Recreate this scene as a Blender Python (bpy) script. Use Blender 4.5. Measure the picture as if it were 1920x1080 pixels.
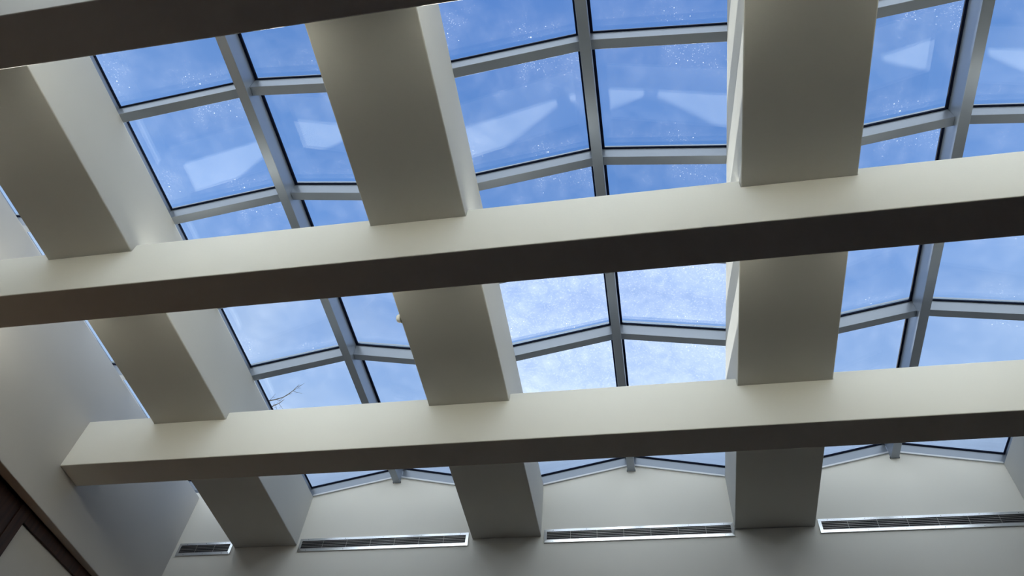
import bpy, bmesh, math, random
from mathutils import Vector, Matrix, noise
random.seed(7)
for o in list(bpy.data.objects): bpy.data.objects.remove(o)
SC = bpy.context.scene
COL = SC.collection
S = 4.5                      # metres per survey unit
EYE = 1.6                    # height of the camera above the floor
def P(x, y, z): return Vector((x*S, y*S, z*S + EYE))

# ------------------------------------------------------------------ camera
cam_d = bpy.data.cameras.new('camera')
cam = bpy.data.objects.new('camera', cam_d); COL.objects.link(cam)
cam_d.sensor_width = 36.0
cam_d.lens = 1417.46/1920*36.0
cam_d.clip_start = 0.05; cam_d.clip_end = 500
right = Vector((0.98404654, 0.1632539, 0.07071472))
up = Vector((0.08766046, -0.79078936, 0.6057787))
fwd = Vector((-0.15481619, 0.58991555, 0.79248444))
m = Matrix((right, up, -fwd)).transposed().to_4x4()
m.translation = P(0, 0, 0)
cam.matrix_world = m
SC.camera = cam

# ------------------------------------------------------------------ colour management
SC.view_settings.view_transform = 'Standard'
SC.view_settings.look = 'None'
SC.view_settings.gamma = 1.0
SC.view_settings.use_curve_mapping = False
SC.view_settings.exposure = 0.0

# ------------------------------------------------------------------ sky
SKY = 1.0
w = bpy.data.worlds.new('sky'); SC.world = w; w.use_nodes = True
nt = w.node_tree; nt.nodes.clear()
def N(t, **k):
    n = nt.nodes.new(t)
    for a, b in k.items(): setattr(n, a, b)
    return n
tc = N('ShaderNodeTexCoord'); sep = N('ShaderNodeSeparateXYZ')
nt.links.new(tc.outputs['Generated'], sep.inputs[0])
ramp = N('ShaderNodeValToRGB')
ramp.color_ramp.elements[0].position = 0.0; ramp.color_ramp.elements[0].color = (0.70, 0.82, 1.0, 1)
ramp.color_ramp.elements[1].position = 1.0; ramp.color_ramp.elements[1].color = (0.115, 0.27, 0.68, 1)
for p_, c_ in ((0.45, (0.54, 0.69, 0.94, 1)), (0.66, (0.40, 0.575, 0.90, 1)), (0.78, (0.185, 0.37, 0.78, 1)), (0.88, (0.125, 0.29, 0.67, 1))):
    e = ramp.color_ramp.elements.new(p_); e.color = c_
nt.links.new(sep.outputs[2], ramp.inputs[0])
# thin high cloud
mp = N('ShaderNodeMapping'); mp.inputs['Scale'].default_value = (2.2, 3.4, 2.2); mp.inputs['Rotation'].default_value = (0.3, 0.2, 0.5)
nt.links.new(tc.outputs['Generated'], mp.inputs[0])
nz = N('ShaderNodeTexNoise'); nz.inputs['Scale'].default_value = 2.0; nz.inputs['Detail'].default_value = 7; nz.inputs['Distortion'].default_value = 0.15
nt.links.new(mp.outputs[0], nz.inputs['Vector'])
cr = N('ShaderNodeMapRange'); cr.inputs[1].default_value = 0.50; cr.inputs[2].default_value = 0.80
nt.links.new(nz.outputs[0], cr.inputs[0])
el = N('ShaderNodeMapRange'); el.inputs[1].default_value = 0.84; el.inputs[2].default_value = 0.64; el.inputs[3].default_value = 0.06; el.inputs[4].default_value = 0.6
nt.links.new(sep.outputs[2], el.inputs[0])
mu = N('ShaderNodeMath', operation='MULTIPLY'); nt.links.new(cr.outputs[0], mu.inputs[0]); nt.links.new(el.outputs[0], mu.inputs[1])
mx = N('ShaderNodeMix', data_type='RGBA'); mx.inputs[7].default_value = (0.86, 0.92, 1.0, 1)
nt.links.new(mu.outputs[0], mx.inputs[0]); nt.links.new(ramp.outputs[0], mx.inputs[6])
# extra brightness added to the unseen sky behind the camera, lifting the beam faces
bk = N('ShaderNodeMapRange'); bk.interpolation_type = 'SMOOTHSTEP'
bk.inputs[1].default_value = 0.0; bk.inputs[2].default_value = -0.40; bk.inputs[3].default_value = 0.0; bk.inputs[4].default_value = 1.0
nt.links.new(sep.outputs[1], bk.inputs[0])
mx2 = N('ShaderNodeMix', data_type='RGBA'); mx2.inputs[7].default_value = (1.55, 1.62, 1.70, 1)
nt.links.new(bk.outputs[0], mx2.inputs[0]); nt.links.new(mx.outputs[2], mx2.inputs[6])
bg = N('ShaderNodeBackground'); bg.inputs[1].default_value = SKY
nt.links.new(mx2.outputs[2], bg.inputs[0])
wo = N('ShaderNodeOutputWorld'); nt.links.new(bg.outputs[0], wo.inputs[0])

# ------------------------------------------------------------------ sun
sd = bpy.data.lights.new('sun', 'SUN'); sd.energy = 33.0; sd.angle = math.radians(0.6); sd.color = (1.0, 0.925, 0.80)
sun = bpy.data.objects.new('sun', sd); COL.objects.link(sun)
SUN_TRAVEL = Vector((0.13, -1.99, -1.0)).normalized()
sun.rotation_mode = 'QUATERNION'; sun.rotation_quaternion = SUN_TRAVEL.to_track_quat('-Z', 'Y')
sun.location = P(-.4, 4, 3)

# ------------------------------------------------------------------ survey of the room
Al, Ar, Bl, Br, Cl, Cr, Dl, Dr = -0.9794, -0.8213, -0.4011, -0.2443, 0.1730, 0.3372, 0.7585, 0.9230
XW = -1.1347; XE = 1.16
YW = 1.4372; YB = -1.10
CROSS = (0.1820, 0.5963, 1.0068); T = 0.0646
ZS = 1.0; ZC = 0.9026; ZCT = 1.0179
ZK = 1.1385                  # top of the shaft sides, underside of the frame at the eave
ZA = 1.1845                  # underside of the frame at the ridge
DEP = 0.033                  # frame depth up to the glass
ZR = 1.1680                  # underside of the ridge bar
HB = 0.0088                  # half width of the ridge bar
SET = 0.019                  # set-back of the frame behind the shaft face
ZROOF = 1.180
PURL = [1.224, 1.020, 0.8200, 0.6165, 0.4110, 0.2070, 0.0030, -0.2010, -0.4050, -0.6090, -0.8130, -1.0170]
TP = 0.0160
BAYS = {0: (None, Al, -1.205), 1: (Ar, Bl, (Ar+Bl)/2), 2: (Br, Cl, (Br+Cl)/2-0.0015), 3: (Cr, Dl, (Cr+Dl)/2-0.001), 4: (Dr, None, 1.1315)}

# ------------------------------------------------------------------ materials
def mat(name, col, rough=0.6, metal=0.0, spec=0.5, bump=None, var=None):
    m = bpy.data.materials.new(name); m.use_nodes = True
    t = m.node_tree; b = t.nodes['Principled BSDF']
    b.inputs['Base Color'].default_value = (*col, 1); b.inputs['Roughness'].default_value = rough
    b.inputs['Metallic'].default_value = metal
    b.inputs['Specular IOR Level'].default_value = spec
    c = t.nodes.new('ShaderNodeTexCoord')
    if bump:
        n = t.nodes.new('ShaderNodeTexNoise'); n.inputs['Scale'].default_value = bump[0]; n.inputs['Detail'].default_value = 4
        t.links.new(c.outputs['Object'], n.inputs['Vector'])
        bp = t.nodes.new('ShaderNodeBump'); bp.inputs['Strength'].default_value = bump[1]; bp.inputs['Distance'].default_value = bump[2]
        t.links.new(n.outputs[0], bp.inputs['Height']); t.links.new(bp.outputs[0], b.inputs['Normal'])
    if var:
        n = t.nodes.new('ShaderNodeTexNoise'); n.inputs['Scale'].default_value = var[0]; n.inputs['Detail'].default_value = 3
        t.links.new(c.outputs['Object'], n.inputs['Vector'])
        mr = t.nodes.new('ShaderNodeMapRange'); mr.inputs[1].default_value = .35; mr.inputs[2].default_value = .65
        mr.inputs[3].default_value = 1-var[1]; mr.inputs[4].default_value = 1+var[1]*.3
        t.links.new(n.outputs[0], mr.inputs[0])
        mm = t.nodes.new('ShaderNodeVectorMath'); mm.operation = 'SCALE'
        mm.inputs[0].default_value = col
        t.links.new(mr.outputs[0], mm.inputs['Scale']); t.links.new(mm.outputs[0], b.inputs['Base Color'])
    return m
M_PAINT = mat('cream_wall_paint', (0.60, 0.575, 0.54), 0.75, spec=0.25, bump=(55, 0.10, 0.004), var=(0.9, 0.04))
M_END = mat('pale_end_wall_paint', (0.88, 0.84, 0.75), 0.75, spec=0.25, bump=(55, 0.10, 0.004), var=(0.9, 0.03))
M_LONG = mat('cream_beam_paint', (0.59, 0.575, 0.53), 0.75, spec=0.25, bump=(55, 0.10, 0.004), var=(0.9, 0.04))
M_BEAM = mat('lifted_cream_beam_paint', (0.86, 0.84, 0.765), 0.75, spec=0.25, bump=(55, 0.10, 0.004), var=(0.9, 0.03))  # cross beam cream lightened, putting missing bounce light into the colour
M_ALU = mat('grey_painted_aluminium', (0.29, 0.32, 0.365), 0.36, 0.45, spec=0.5, bump=(14, 0.04, 0.003))
M_LIP = mat('pale_aluminium_lip', (0.66, 0.67, 0.68), 0.35, 0.3)
M_SEAL = mat('navy_rubber_seal', (0.004, 0.007, 0.022), 0.85, spec=0.12)
M_STEEL = mat('brushed_vent_aluminium', (0.80, 0.81, 0.82), 0.24, 1.0, bump=(40, 0.06, 0.002))
M_SLAT = mat('vent_slat_aluminium', (0.42, 0.39, 0.38), 0.4, 0.7)
M_DARK = mat('vent_hollow_shade', (0.012, 0.011, 0.012), 0.8)
M_SCREW = mat('screw_steel', (0.12, 0.12, 0.12), 0.5, 0.8)
M_FIX = mat('cream_plastic', (0.72, 0.70, 0.62), 0.45)
M_FLOOR = mat('dark_floor', (0.024, 0.024, 0.028), 0.5, bump=(6, 0.1, 0.01), var=(1.5, 0.1))
M_ROOF = mat('roof_membrane', (0.35, 0.35, 0.34), 0.9)
M_CLAD = mat('cladding_blue_shade', (0.34, 0.42, 0.56), 0.6, var=(2, .06))  # pale parapet wall; blue of sky-lit shade put into its colour
M_BARK = mat('grey_brown_bark', (0.014, 0.012, 0.014), 0.9, bump=(30, .4, .01))
M_GRASS = mat('winter_ground', (0.10, 0.11, 0.06), 0.95, var=(.3, .3))
def wood(name, a, b_):
    m = bpy.data.materials.new(name); m.use_nodes = True; t = m.node_tree; b = t.nodes['Principled BSDF']
    c = t.nodes.new('ShaderNodeTexCoord'); mp = t.nodes.new('ShaderNodeMapping'); mp.inputs['Scale'].default_value = (9, 9, 0.7)
    n = t.nodes.new('ShaderNodeTexNoise'); n.inputs['Scale'].default_value = 4; n.inputs['Detail'].default_value = 6
    r = t.nodes.new('ShaderNodeValToRGB'); r.color_ramp.elements[0].position = .35; r.color_ramp.elements[1].position = .7
    r.color_ramp.elements[0].color = (*a, 1); r.color_ramp.elements[1].color = (*b_, 1)
    t.links.new(c.outputs['Object'], mp.inputs[0]); t.links.new(mp.outputs[0], n.inputs['Vector']); t.links.new(n.outputs[0], r.inputs[0])
    t.links.new(r.outputs[0], b.inputs['Base Color']); b.inputs['Roughness'].default_value = .42
    return m
M_WOOD = wood('dark_stained_wood', (0.018, 0.006, 0.0035), (0.048, 0.017, 0.009))
def glass(name, haze, speck, lo=.15, fine=0.0, tint=(0.90, 0.945, 0.985)):
    m = bpy.data.materials.new(name); m.use_nodes = True; t = m.node_tree; t.nodes.clear()
    A = t.nodes.new; Lk = t.links.new
    tr = A('ShaderNodeBsdfTransparent'); tr.inputs[0].default_value = (*tint, 1)
    gl = A('ShaderNodeBsdfGlossy'); gl.inputs['Roughness'].default_value = 0.012; gl.inputs['Color'].default_value = (0.92, 0.96, 1, 1)
    lw = A('ShaderNodeNewGeometry'); dp = A('ShaderNodeVectorMath'); dp.operation = 'DOT_PRODUCT'
    Lk(lw.outputs['Normal'], dp.inputs[0]); Lk(lw.outputs['Incoming'], dp.inputs[1])
    def mth(op, a, b=None):
        n = A('ShaderNodeMath'); n.operation = op
        for i, v in enumerate((a, b)):
            if v is None: continue
            if isinstance(v, (int, float)): n.inputs[i].default_value = v
            else: Lk(v, n.inputs[i])
        return n.outputs[0]
    f = mth('ADD', mth('MULTIPLY', mth('POWER', mth('SUBTRACT', 1.0, mth('ABSOLUTE', dp.outputs['Value'])), 5.0), 0.9), 0.036)
    m1 = A('ShaderNodeMixShader'); Lk(f, m1.inputs[0]); Lk(tr.outputs[0], m1.inputs[1]); Lk(gl.outputs[0], m1.inputs[2])
    # dust film and specks of dirt lying on the pane
    c = A('ShaderNodeTexCoord')
    n1 = A('ShaderNodeTexNoise'); n1.inputs['Scale'].default_value = 1.9; n1.inputs['Detail'].default_value = 9; n1.inputs['Distortion'].default_value = 0.25; n1.inputs['Roughness'].default_value = .62
    Lk(c.outputs['Object'], n1.inputs['Vector'])
    n2 = A('ShaderNodeTexNoise'); n2.inputs['Scale'].default_value = 9; n2.inputs['Detail'].default_value = 5; n2.inputs['Roughness'].default_value = .7
    Lk(c.outputs['Object'], n2.inputs['Vector'])
    def mr(v, a, b, lo, hi):
        n = A('ShaderNodeMapRange'); Lk(v, n.inputs[0])
        for i, q in enumerate((a, b, lo, hi)): n.inputs[i+1].default_value = q
        return n.outputs[0]
    film = mth('MULTIPLY', mr(n1.outputs[0], .40, .72, lo, 1.0), mr(n2.outputs[0], .30, .70, .65, 1.15))
    vo = A('ShaderNodeTexVoronoi'); vo.inputs['Scale'].default_value = 19.0; Lk(c.outputs['Object'], vo.inputs['Vector'])
    clus = A('ShaderNodeTexNoise'); clus.inputs['Scale'].default_value = 2.3; clus.inputs['Detail'].default_value = 2; Lk(c.outputs['Object'], clus.inputs['Vector'])
    rad = mth('MULTIPLY', mr(clus.outputs[0], .50, .78, 0.02, 1.0), 0.15)
    spk = mth('MULTIPLY', mth('LESS_THAN', vo.outputs['Distance'], rad), 0.55)
    vo2 = A('ShaderNodeTexVoronoi'); vo2.inputs['Scale'].default_value = 55.0; Lk(c.outputs['Object'], vo2.inputs['Vector'])
    spk2 = mth('MULTIPLY', mth('LESS_THAN', vo2.outputs['Distance'], mth('MULTIPLY', mr(n1.outputs[0], .45, .75, 0, 1), 0.30)), 0.35)
    vo3 = A('ShaderNodeTexVoronoi'); vo3.inputs['Scale'].default_value = 38.0; Lk(c.outputs['Object'], vo3.inputs['Vector'])
    film = mth('ADD', film, mth('MULTIPLY', mr(vo3.outputs['Distance'], .05, .30, 1.0, 0.0), fine))
    al = mth('MINIMUM', mth('ADD', mth('MULTIPLY', film, haze), mth('MULTIPLY', mth('ADD', spk, spk2), speck)), 0.7)
    tl = A('ShaderNodeBsdfTranslucent'); tl.inputs[0].default_value = (.85, .88, .92, 1)
    m2 = A('ShaderNodeMixShader'); Lk(al, m2.inputs[0]); Lk(m1.outputs[0], m2.inputs[1]); Lk(tl.outputs[0], m2.inputs[2])
    o = A('ShaderNodeOutputMaterial'); Lk(m2.outputs[0], o.inputs[0])
    return m
M_GLASS = glass('skylight_glass', 0.020, 0.30)
M_GLASS_DUSTY = glass('dusty_skylight_glass', 0.068, 0.45, .7, .9)

# ------------------------------------------------------------------ mesh helpers (survey units in, metres out)
def new(name, bm, material, parent=None, bevel=0.0):
    me = bpy.data.meshes.new(name)
    bmesh.ops.recalc_face_normals(bm, faces=bm.faces[:])
    # keep the object's origin at the middle of its base
    vs = [v.co for v in bm.verts]
    lo = Vector((min(v[i] for v in vs) for i in range(3))); hi = Vector((max(v[i] for v in vs) for i in range(3)))
    org = Vector(((lo.x+hi.x)/2, (lo.y+hi.y)/2, lo.z))
    bmesh.ops.translate(bm, verts=bm.verts[:], vec=-org)
    bm.to_mesh(me); bm.free()
    me.materials.append(material)
    o = bpy.data.objects.new(name, me); COL.objects.link(o)
    if parent:
        o.parent = parent
        pw = parent.location.copy(); q = parent.parent
        while q: pw += q.location; q = q.parent
        o.location = org - pw
    else: o.location = org
    if bevel:
        b = o.modifiers.new('bevel', 'BEVEL'); b.width = bevel; b.segments = 2; b.limit_method = 'ANGLE'; b.angle_limit = math.radians(40)
    return o
def empty(name, loc):
    o = bpy.data.objects.new(name, None); COL.objects.link(o); o.location = loc; o.empty_display_size = .1; return o
def tag(o, label=None, cat=None, group=None, kind=None):
    if label: o['label'] = label
    if cat: o['category'] = cat
    if group: o['group'] = group
    if kind: o['kind'] = kind
    return o
def hexa(bm, c):             # c: eight corners, 4 bottom loop + 4 top loop, survey units
    v = [bm.verts.new(P(*q)) for q in c]
    for f in ((0,1,2,3), (7,6,5,4), (0,4,5,1), (1,5,6,2), (2,6,7,3), (3,7,4,0)): bm.faces.new([v[i] for i in f])
def box(bm, x0, x1, y0, y1, z0, z1):
    hexa(bm, [(x0,y0,z0), (x1,y0,z0), (x1,y1,z0), (x0,y1,z0), (x0,y0,z1), (x1,y0,z1), (x1,y1,z1), (x0,y1,z1)])
def slope_box(bm, xa, za, xb, zb, y0, y1, h):   # bar whose underside runs from (xa,za) to (xb,zb)
    hexa(bm, [(xa,y0,za), (xb,y0,zb), (xb,y1,zb), (xa,y1,za), (xa,y0,za+h), (xb,y0,zb+h), (xb,y1,zb+h), (xa,y1,za+h)])
def prism_xz(bm, poly, y0, y1):
    a = [bm.verts.new(P(x, y0, z)) for x, z in poly]; b = [bm.verts.new(P(x, y1, z)) for x, z in poly]
    n = len(poly)
    bm.faces.new(a); bm.faces.new(b[::-1])
    for i in range(n): bm.faces.new([a[i], b[i], b[(i+1) % n], a[(i+1) % n]])
def B(): return bmesh.new()

# ------------------------------------------------------------------ shell
def zu(bay, x):              # underside of the sloping frame at x
    l, r, rc = BAYS[bay]; half = (Bl-Ar)/2
    return ZA - (ZA-ZK)*abs(x-rc)/half
prof = [(XW-0.3, -EYE/S), (XE+0.3, -EYE/S), (XE+0.3, ZK), (XE+.3, zu(4, XE)), (XE, zu(4, XE)), (BAYS[4][2], ZA), (Dr, ZK)]
for a, b, r in ((Cr, Dl, BAYS[3][2]), (Br, Cl, BAYS[2][2]), (Ar, Bl, BAYS[1][2])):
    prof += [(b, ZK), (r, ZA), (a, ZK)]
prof += [(Al, ZK), (XW, zu(0, XW)), (XW-0.3, zu(0, XW))]
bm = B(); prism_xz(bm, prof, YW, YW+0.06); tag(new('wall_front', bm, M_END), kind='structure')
# higher roof edge standing just outside, beyond the skylight ends
bm = B(); box(bm, XW-.3, XE+.3, 1.515, 1.56, 0.9, 1.325); tag(new('wall_parapet', bm, M_CLAD), kind='structure')
bm = B(); box(bm, XW-.3, XE+.3, YW+.061, 1.5145, 1.09, 1.12); tag(new('trim_4', bm, M_ROOF), kind='structure')
# left upper wall, carried by the lower wall with a narrow soffit along its foot
ZWB = 0.8174
def xb(y): return -1.164 + (y-0.937)*0.0446
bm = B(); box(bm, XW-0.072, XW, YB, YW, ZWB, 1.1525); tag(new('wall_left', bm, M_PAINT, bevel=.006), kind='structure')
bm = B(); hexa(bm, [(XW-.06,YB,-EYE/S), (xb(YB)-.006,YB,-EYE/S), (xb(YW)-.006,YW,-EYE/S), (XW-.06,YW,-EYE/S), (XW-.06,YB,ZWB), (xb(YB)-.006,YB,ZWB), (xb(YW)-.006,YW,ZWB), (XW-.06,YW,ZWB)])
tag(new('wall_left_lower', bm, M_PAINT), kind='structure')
def skew(bm, y0, y1, d, t, z0, z1):
    xs = lambda y, k: xb(y)+k
    hexa(bm, [(xs(y0,-t),y0,z0), (xs(y0,d),y0,z0), (xs(y1,d),y1,z0), (xs(y1,-t),y1,z0), (xs(y0,-t),y0,z1), (xs(y0,d),y0,z1), (xs(y1,d),y1,z1), (xs(y1,-t),y1,z1)])
bm = B(); skew(bm, 1.0345, YW, 0.0, .0055, 0.7925, ZWB); tag(new('trim_1', bm, M_WOOD, bevel=.002), 'dark wooden header board under the narrow soffit', kind='structure')
bm = B(); skew(bm, 1.010, 1.0345, 0.001, .0055, -EYE/S, ZWB); tag(new('trim_2', bm, M_WOOD, bevel=.002), 'dark wooden upright board at the end of the panelling', kind='structure')
bm = B(); skew(bm, 0.20, 1.0098, -0.002, .0035, -EYE/S, ZWB)
for k in range(5): skew(bm, 0.2+k*.16, 0.22+k*.16, 0.0, .003, -EYE/S, ZWB)
tag(new('trim_3', bm, M_WOOD), 'dark wooden wall panelling', kind='structure')
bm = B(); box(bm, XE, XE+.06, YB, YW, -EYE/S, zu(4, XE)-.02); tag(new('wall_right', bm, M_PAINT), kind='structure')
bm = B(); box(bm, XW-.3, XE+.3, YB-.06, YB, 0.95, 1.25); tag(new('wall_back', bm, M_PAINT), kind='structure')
bm = B(); box(bm, XW-.3, XE+.3, YB-.06, YB, -EYE/S, .95); tag(new('wall_back_added_panelling', bm, M_WOOD), kind='structure')  # unseen dark wood added to cut light bounced off the back wall
bm = B(); box(bm, XE-.006, XE-.0005, YB, YW, -EYE/S, .80); tag(new('wall_right_added_panelling', bm, M_WOOD), kind='structure')  # added out of view to darken the bounce from this side
bm = B(); box(bm, XW+.02, XE-.007, YW-.006, YW-.0005, -EYE/S, .72); tag(new('wall_front_added_panelling', bm, M_WOOD), kind='structure')  # added below the view so the end wall bounces less light
bm = B(); box(bm, XW-.3, XE+.3, YB, YW, -EYE/S-.03, -EYE/S); tag(new('floor', bm, M_FLOOR), kind='structure')
bm = B(); box(bm, -14, 14, -10, 14, -EYE/S-.06, -EYE/S-.031); tag(new('ground', bm, M_GRASS), kind='structure')

# ------------------------------------------------------------------ long beams between the skylight shafts
LONG = [(Al, Ar, 'wide cream ceiling beam nearest the left wall, running to the end wall', 1),
        (Bl, Br, 'wide cream ceiling beam left of the middle skylight, small round fittings on its left side', 1),
        (Cl, Cr, 'wide cream ceiling beam between the middle skylight and the right skylight', 1),
        (Dl, Dr, 'wide cream ceiling beam at the right edge, only the side of its far end showing', 1)]
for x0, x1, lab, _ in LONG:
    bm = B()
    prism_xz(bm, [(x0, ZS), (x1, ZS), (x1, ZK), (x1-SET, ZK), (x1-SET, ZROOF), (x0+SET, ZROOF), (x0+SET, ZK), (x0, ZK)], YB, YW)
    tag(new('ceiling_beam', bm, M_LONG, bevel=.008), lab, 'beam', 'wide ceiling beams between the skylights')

# ------------------------------------------------------------------ cross beams
CL = ['lowest of the three cream cross beams, its left end meeting the left wall',
      'middle one of the three cream cross beams, spanning the whole view from left to right',
      'topmost of the three cream cross beams, cutting the upper left corner of the view']
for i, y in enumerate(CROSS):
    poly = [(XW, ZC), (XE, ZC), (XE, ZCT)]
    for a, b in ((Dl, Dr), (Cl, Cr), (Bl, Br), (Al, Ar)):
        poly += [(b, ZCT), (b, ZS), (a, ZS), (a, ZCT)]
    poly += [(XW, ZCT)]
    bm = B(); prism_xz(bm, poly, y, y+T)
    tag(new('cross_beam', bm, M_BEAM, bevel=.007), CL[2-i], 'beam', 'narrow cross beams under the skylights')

# ------------------------------------------------------------------ skylights
def seal_loop(bm, x0, x1, y0, y1, zf, wx0, wx1, wy, h, drop):
    # four strips round a pane, lying just under the glass
    def zz(x): return zf(x)-drop
    slope_box(bm, x0, zz(x0), x1, zz(x1), y0, y0+wy, h)
    slope_box(bm, x0, zz(x0), x1, zz(x1), y1-wy, y1, h)
    slope_box(bm, x0, zz(x0), x0+wx0, zz(x0+wx0), y0+wy, y1-wy, h)
    slope_box(bm, x1-wx1, zz(x1-wx1), x1, zz(x1), y0+wy, y1-wy, h)
for bay, (l, r, rc) in BAYS.items():
    root = empty('window_%d' % (bay+1), P(rc, (YW+YB)/2, ZR)); root['kind'] = 'structure'
    half = (Bl-Ar)/2
    sl = (ZA-ZK)/half
    zf = lambda x, rc=rc: ZA - sl*abs(x-rc) + DEP
    ridge = (bay not in (0, 4)) or (bay == 4 and rc+HB < XE)
    if ridge:
        bm = B(); prism_xz(bm, [(rc-HB, ZR), (rc+HB, ZR), (rc+HB, zf(rc+HB)), (rc, zf(rc)), (rc-HB, zf(rc-HB))], YB, YW-.0005)
        rb = new('ridge_bar', bm, M_ALU, root, bevel=.003)
        bm = B(); prism_xz(bm, [(rc-HB+.001, zf(rc-HB)+.0062), (rc+HB-.001, zf(rc+HB)+.0062), (rc, zf(rc)+.012)], YB, YW+.02); new('ridge_cap', bm, M_ALU, root)
        bm = B(); box(bm, rc-HB-.0012, rc-HB, YW-.004, YW, ZR-.0002, ZR+.0035); box(bm, rc+HB, rc+HB+.0012, YW-.004, YW, ZR-.0002, ZR+.0035); new('end_bracket', bm, M_SCREW, rb)
    sides = []
    xl = (l-SET+.002) if l is not None else -1.2047
    xr = (r+SET-.002) if r is not None else XE+.02
    if bay == 0: sides = [(xl, xr, 1)]
    else:
        sides = [(xl, rc-HB, -1)]
        if rc+HB < xr-.01: sides.append((rc+HB, xr, 1))
    for xa, xc, sg in sides:
        # where the frame ends: at the ridge bar on one side, behind the shaft face on the other
        for yp in PURL:
            bm = B(); slope_box(bm, xa, zf(xa)-DEP, xc, zf(xc)-DEP, yp, yp+TP, DEP-.0001)
            new('purlin', bm, M_ALU, root, bevel=.0025)
            bm = B(); slope_box(bm, xa, zf(xa)+.0062, xc, zf(xc)+.0062, yp+.001, yp+TP-.001, .004); new('purlin_cap', bm, M_ALU, root)
        if bay == 0:
            bm = B(); slope_box(bm, xa, 1.1526, xa+.008, 1.1526, YB, YW, zf(xa)-1.1530); new('eave_rail', bm, M_ALU, root)
        # rail on top of the end wall, with its protruding lip
        bm = B(); slope_box(bm, xa, zf(xa)-DEP+.0045, xc, zf(xc)-DEP+.0045, YW, YW+.018, DEP-.0055); gr = new('end_rail', bm, M_ALU, root)
        xi = max(xa, l) if l is not None and sg < 0 else xa
        xo = min(xc, r) if r is not None and sg > 0 else xc
        if bay == 0: xi, xo = XW, Al
        if bay == 4: xi, xo = max(xi, Dr), min(xo, XE)
        bm = B(); slope_box(bm, xi, zf(xi)-DEP, xo, zf(xo)-DEP, YW-.0035, YW+.018, .0045); new('rail_lip', bm, M_LIP, gr, bevel=.002)
        # eave rail
        if sg < 0 and l is not None:
            bm = B(); slope_box(bm, xl, zf(xl)-DEP+.001, xl+.004, zf(xl+.004)-DEP+.001, YB, YW, DEP-.002); new('eave_rail', bm, M_ALU, root)
        if sg > 0 and r is not None:
            bm = B(); slope_box(bm, xr-.004, zf(xr-.004)-DEP+.001, xr, zf(xr)-DEP+.001, YB, YW, DEP-.002); new('eave_rail', bm, M_ALU, root)
        edges = [YW] + [y for y in PURL]
        for k in range(len(PURL)):
            y1 = YW if k == 0 else PURL[k-1]
            y0 = PURL[k] + TP
            dusty = (bay == 2 and k in (1, 2)) 
            xp0 = xa+(.004 if (sg < 0 and l is not None) else 0); xp1 = xc-(.004 if (sg > 0 and r is not None) else 0)
            bm = B(); slope_box(bm, xa, zf(xa), xc, zf(xc), y0-.004, y1+.004, .006)
            pane = new('pane', bm, M_GLASS_DUSTY if dusty else M_GLASS, root)
            # thicker seal beside the ridge bar
            wr_ = .0048
            bm = B(); seal_loop(bm, xp0, xp1, y0, y1, zf, (wr_ if bay else .0004) if sg > 0 else .0016, wr_ if sg < 0 else .0016, .0022, .0040, .0042)
            new('glazing_seal', bm, M_SEAL, pane)

# ------------------------------------------------------------------ air vents in the end wall
def vent(x0, x1, label):
    z0, z1 = 0.9830, 1.0160; bw = 0.0062; yf = YW
    root = empty('air_vent', P((x0+x1)/2, YW, z0)); tag(root, label, 'vent', 'long slotted air vents on the end wall')
    bm = B(); box(bm, x0+.003, x1-.003, yf-.0012, yf-.0002, z0+.003, z1-.003); new('backing', bm, M_DARK, root)  # dark plate stands in for the shaded hollow behind the slats
    # mitred frame: outer edge thin against the wall, inner edge raised
    bm = B()
    yo, yi = yf-.0030, yf-.0034
    O = [(x0,z0), (x1,z0), (x1,z1), (x0,z1)]; I = [(x0+bw,z0+bw), (x1-bw,z0+bw), (x1-bw,z1-bw), (x0+bw,z1-bw)]
    vo = [bm.verts.new(P(x, yo, z)) for x, z in O]; vi = [bm.verts.new(P(x, yi, z)) for x, z in I]
    wo_ = [bm.verts.new(P(x, yf-.0001, z)) for x, z in O]; wi = [bm.verts.new(P(x, yf-.0012, z)) for x, z in I]
    for k in range(4):
        j = (k+1) % 4
        bm.faces.new([vo[k], vo[j], vi[j], vi[k]]); bm.faces.new([vo[k], wo_[k], wo_[j], vo[j]]); bm.faces.new([vi[k], vi[j], wi[j], wi[k]]); bm.faces.new([wo_[k], wi[k], wi[j], wo_[j]])
    fr = new('frame', bm, M_STEEL, root)
    n = 5; zi0, zi1 = z0+bw, z1-bw; st = (zi1-zi0)/(n+.0)
    for k in range(n):
        z = zi0 + (k+.5)*st
        bm = B(); hexa(bm, [(x0+bw, yf-.0022, z-.0003), (x1-bw, yf-.0022, z-.0003), (x1-bw, yf-.0014, z), (x0+bw, yf-.0014, z),
                            (x0+bw, yf-.0022, z+.0004), (x1-bw, yf-.0022, z+.0004), (x1-bw, yf-.0014, z+.0006), (x0+bw, yf-.0014, z+.0006)])
        new('slat', bm, M_SLAT, root)
    nd = max(2, round((x1-x0)/.055)); 
    for k in range(1, nd):
        x = x0 + (x1-x0)*k/nd
        bm = B(); box(bm, x-.0003, x+.0003, yf-.0018, yf-.0013, zi0, zi1); new('divider', bm, M_SLAT, root)
    ns = max(2, round((x1-x0)/.09)+1)
    for k in range(ns):
        x = x0 + .02 + (x1-x0-.04)*k/(ns-1)
        for z in (z0+bw*.45, z1-bw*.45):
            bm = B(); bmesh.ops.create_uvsphere(bm, u_segments=8, v_segments=6, radius=.0009*S, matrix=Matrix.Translation(P(x, yf-.0030, z)) @ Matrix.Diagonal((1, .7, 1, 1)))
            new('screw', bm, M_SCREW, fr)
vent(-1.124, -0.985, 'short metal air vent on the end wall beside the left wall, under a white shaft')
vent(-0.815, -0.410, 'long metal air vent between the two leftmost wide beams on the end wall')
vent(-0.2375, 0.1715, 'long metal air vent under the middle skylight on the end wall')
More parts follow.
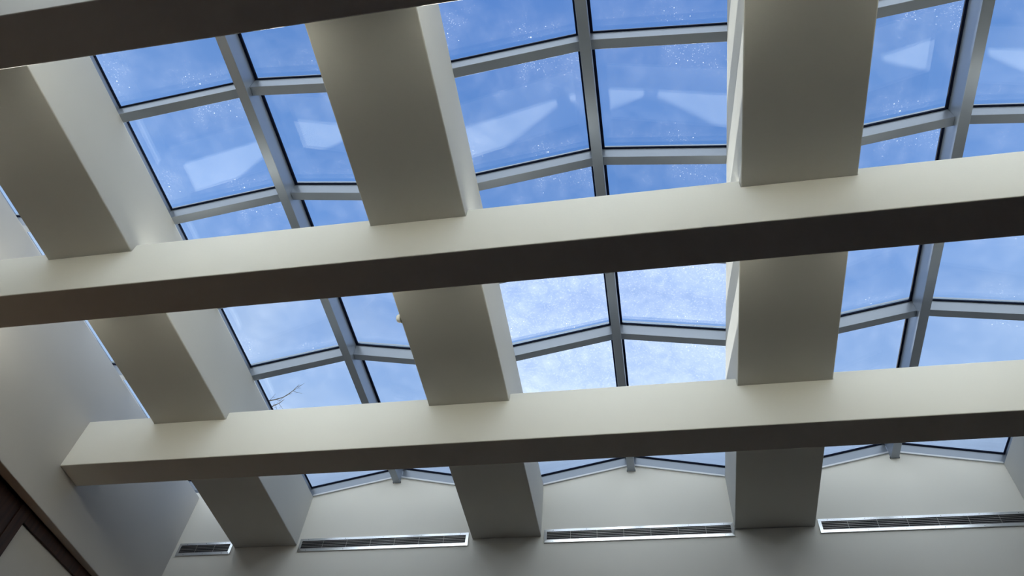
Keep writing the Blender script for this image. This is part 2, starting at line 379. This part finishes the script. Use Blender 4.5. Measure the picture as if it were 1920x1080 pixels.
vent(0.3445, 0.7545, 'long metal air vent at the far right, running out of view')

# ------------------------------------------------------------------ little round fittings on the side of the second wide beam
for (y, z, rr, lab) in ((0.792, 1.004, .0085, 'small round cream fitting on the beam side, above the lowest cross beam'),
                        (1.160, 0.994+.012, .0085, 'small round cream fitting peeping out just below the lowest cross beam')):
    root = empty('beam_fitting', P(Bl, y, z)); tag(root, lab, 'fitting', 'round fittings on the side of a wide beam')
    bm = B(); bmesh.ops.create_cone(bm, cap_ends=True, segments=28, radius1=rr*S, radius2=rr*S*.92, depth=.003*S, matrix=Matrix.Translation(P(Bl-.0015, y, z)) @ Matrix.Rotation(-math.pi/2, 4, 'Y'))
    new('base', bm, M_FIX, root)
    bm = B(); bmesh.ops.create_uvsphere(bm, u_segments=24, v_segments=16, radius=rr*.9*S, matrix=Matrix.Translation(P(Bl-.003, y, z)) @ Matrix.Diagonal((.75, 1, 1, 1)))
    for v in [v for v in bm.verts if v.co.x > (Bl-.0025)*S]: v.co.x = (Bl-.0025)*S
    d = new('dome', bm, M_FIX, root)
    for p_ in d.data.polygons: p_.use_smooth = True

# ------------------------------------------------------------------ bare tree outside, beyond the end wall
def curve_tubes(name, chains, material, parent=None):
    cu = bpy.data.curves.new(name, 'CURVE'); cu.dimensions = '3D'; cu.bevel_depth = 1.0; cu.bevel_resolution = 2
    org = chains[0][0][0]
    for ch in chains:
        s = cu.splines.new('POLY'); s.points.add(len(ch)-1)
        for i, (p_, r_) in enumerate(ch):
            s.points[i].co = (*(p_-org), 1); s.points[i].radius = r_
    cu.materials.append(material)
    tmp = bpy.data.objects.new(name, cu); COL.objects.link(tmp); tmp.location = org
    dg = bpy.context.evaluated_depsgraph_get(); me = bpy.data.meshes.new_from_object(tmp.evaluated_get(dg)); bpy.data.objects.remove(tmp)
    o = bpy.data.objects.new(name, me); COL.objects.link(o)
    if parent: o.parent = parent; o.location = org - parent.location
    else: o.location = org
    return o
YT = 9.6
def tp(a, c, dy=0.0): y = YT+dy; return Vector((a*y, y, c*y+EYE))
base = tp(-0.80, 0.97)
root = empty('bare_tree', Vector((-8.15, YT, -.135))); tag(root, 'bare leafless tree outside, its thin twigs showing at a corner of the left skylight', 'tree')
trunk = [(Vector((-8.15, YT, -.13)), .17), (Vector((-8.1, YT+.1, 3)), .14), (Vector((-8.0, YT+.05, 6)), .11), (Vector((-7.9, YT, 8.6)), .075), (base, .045)]
curve_tubes('trunk', [trunk], M_BARK, root)
mainb = [(base, .040), (tp(-.765, 1.030), .030), (tp(-.7496, 1.0367), .014), (tp(-.738, 1.0364), .013), (tp(-.7251, 1.039), .011), (tp(-.7105, 1.0437), .009), (tp(-.7017, 1.0519), .010), (tp(-.6952, 1.0604), .007), (tp(-.6904, 1.0706), .005), (tp(-.6869, 1.078), .003)]
curve_tubes('branch', [mainb], M_BARK, root)
sec = [(base, .03), (tp(-.745, 1.008), .018), (tp(-.7309, 1.011), .012), (tp(-.7254, 1.0199), .010), (tp(-.7199, 1.0238), .010), (tp(-.7141, 1.0269), .008), (tp(-.7093, 1.0332), .006), (tp(-.7062, 1.0373), .004)]
curve_tubes('branch', [sec], M_BARK, root)
tw = []
rnd = random.Random(3)
for ch, idx in ((mainb, (2, 3, 4, 5, 6, 7, 7, 8)), (sec, (3, 4, 5, 6))):
    for i in idx:
        a = ch[i][0]; L_ = rnd.uniform(.10, .24); dx, dz = rnd.uniform(-.3, 1), rnd.uniform(.2, 1)*rnd.choice((1, 1, -.5))
        v = Vector((dx, rnd.uniform(-.3, .3), dz)).normalized()*L_
        tw.append([(a, .004), (a+v*.5+Vector((0, 0, -.01)), .003), (a+v, .0015)])
        tw.append([(a+v*.5, .003), (a+v*.5+Vector((v.z, 0, -v.x*.3))*.4, .0015)])
curve_tubes('twigs', tw, M_BARK, root)['kind'] = 'stuff'

# ------------------------------------------------------------------ added lamp out of view low on the left, for a warm cast
root = empty('added_warm_lamp', P(-1.150, 0.62, 0.25)); tag(root, 'added unseen lamp low on the left wall, giving a warm cast', 'lamp')
bm = B(); box(bm, -1.1768, -1.158, .605, .635, .24, .30); new('backplate', bm, M_STEEL, root, bevel=.003)
bm = B(); bmesh.ops.create_cone(bm, cap_ends=False, segments=32, radius1=.022*S, radius2=.034*S, depth=.06*S, matrix=Matrix.Translation(P(-1.128, .62, .28)))
sh = new('lamp_shade', bm, M_FIX, root); so = sh.modifiers.new('solid', 'SOLIDIFY'); so.thickness = .004
ld = bpy.data.lights.new('fill_bulb', 'POINT'); ld.energy = 5; ld.color = (1.0, .62, .32); ld.shadow_soft_size = .05
lo = bpy.data.objects.new('fill_bulb', ld); COL.objects.link(lo); lo.parent = root; lo.location = P(-1.128, .62, .29)-root.location
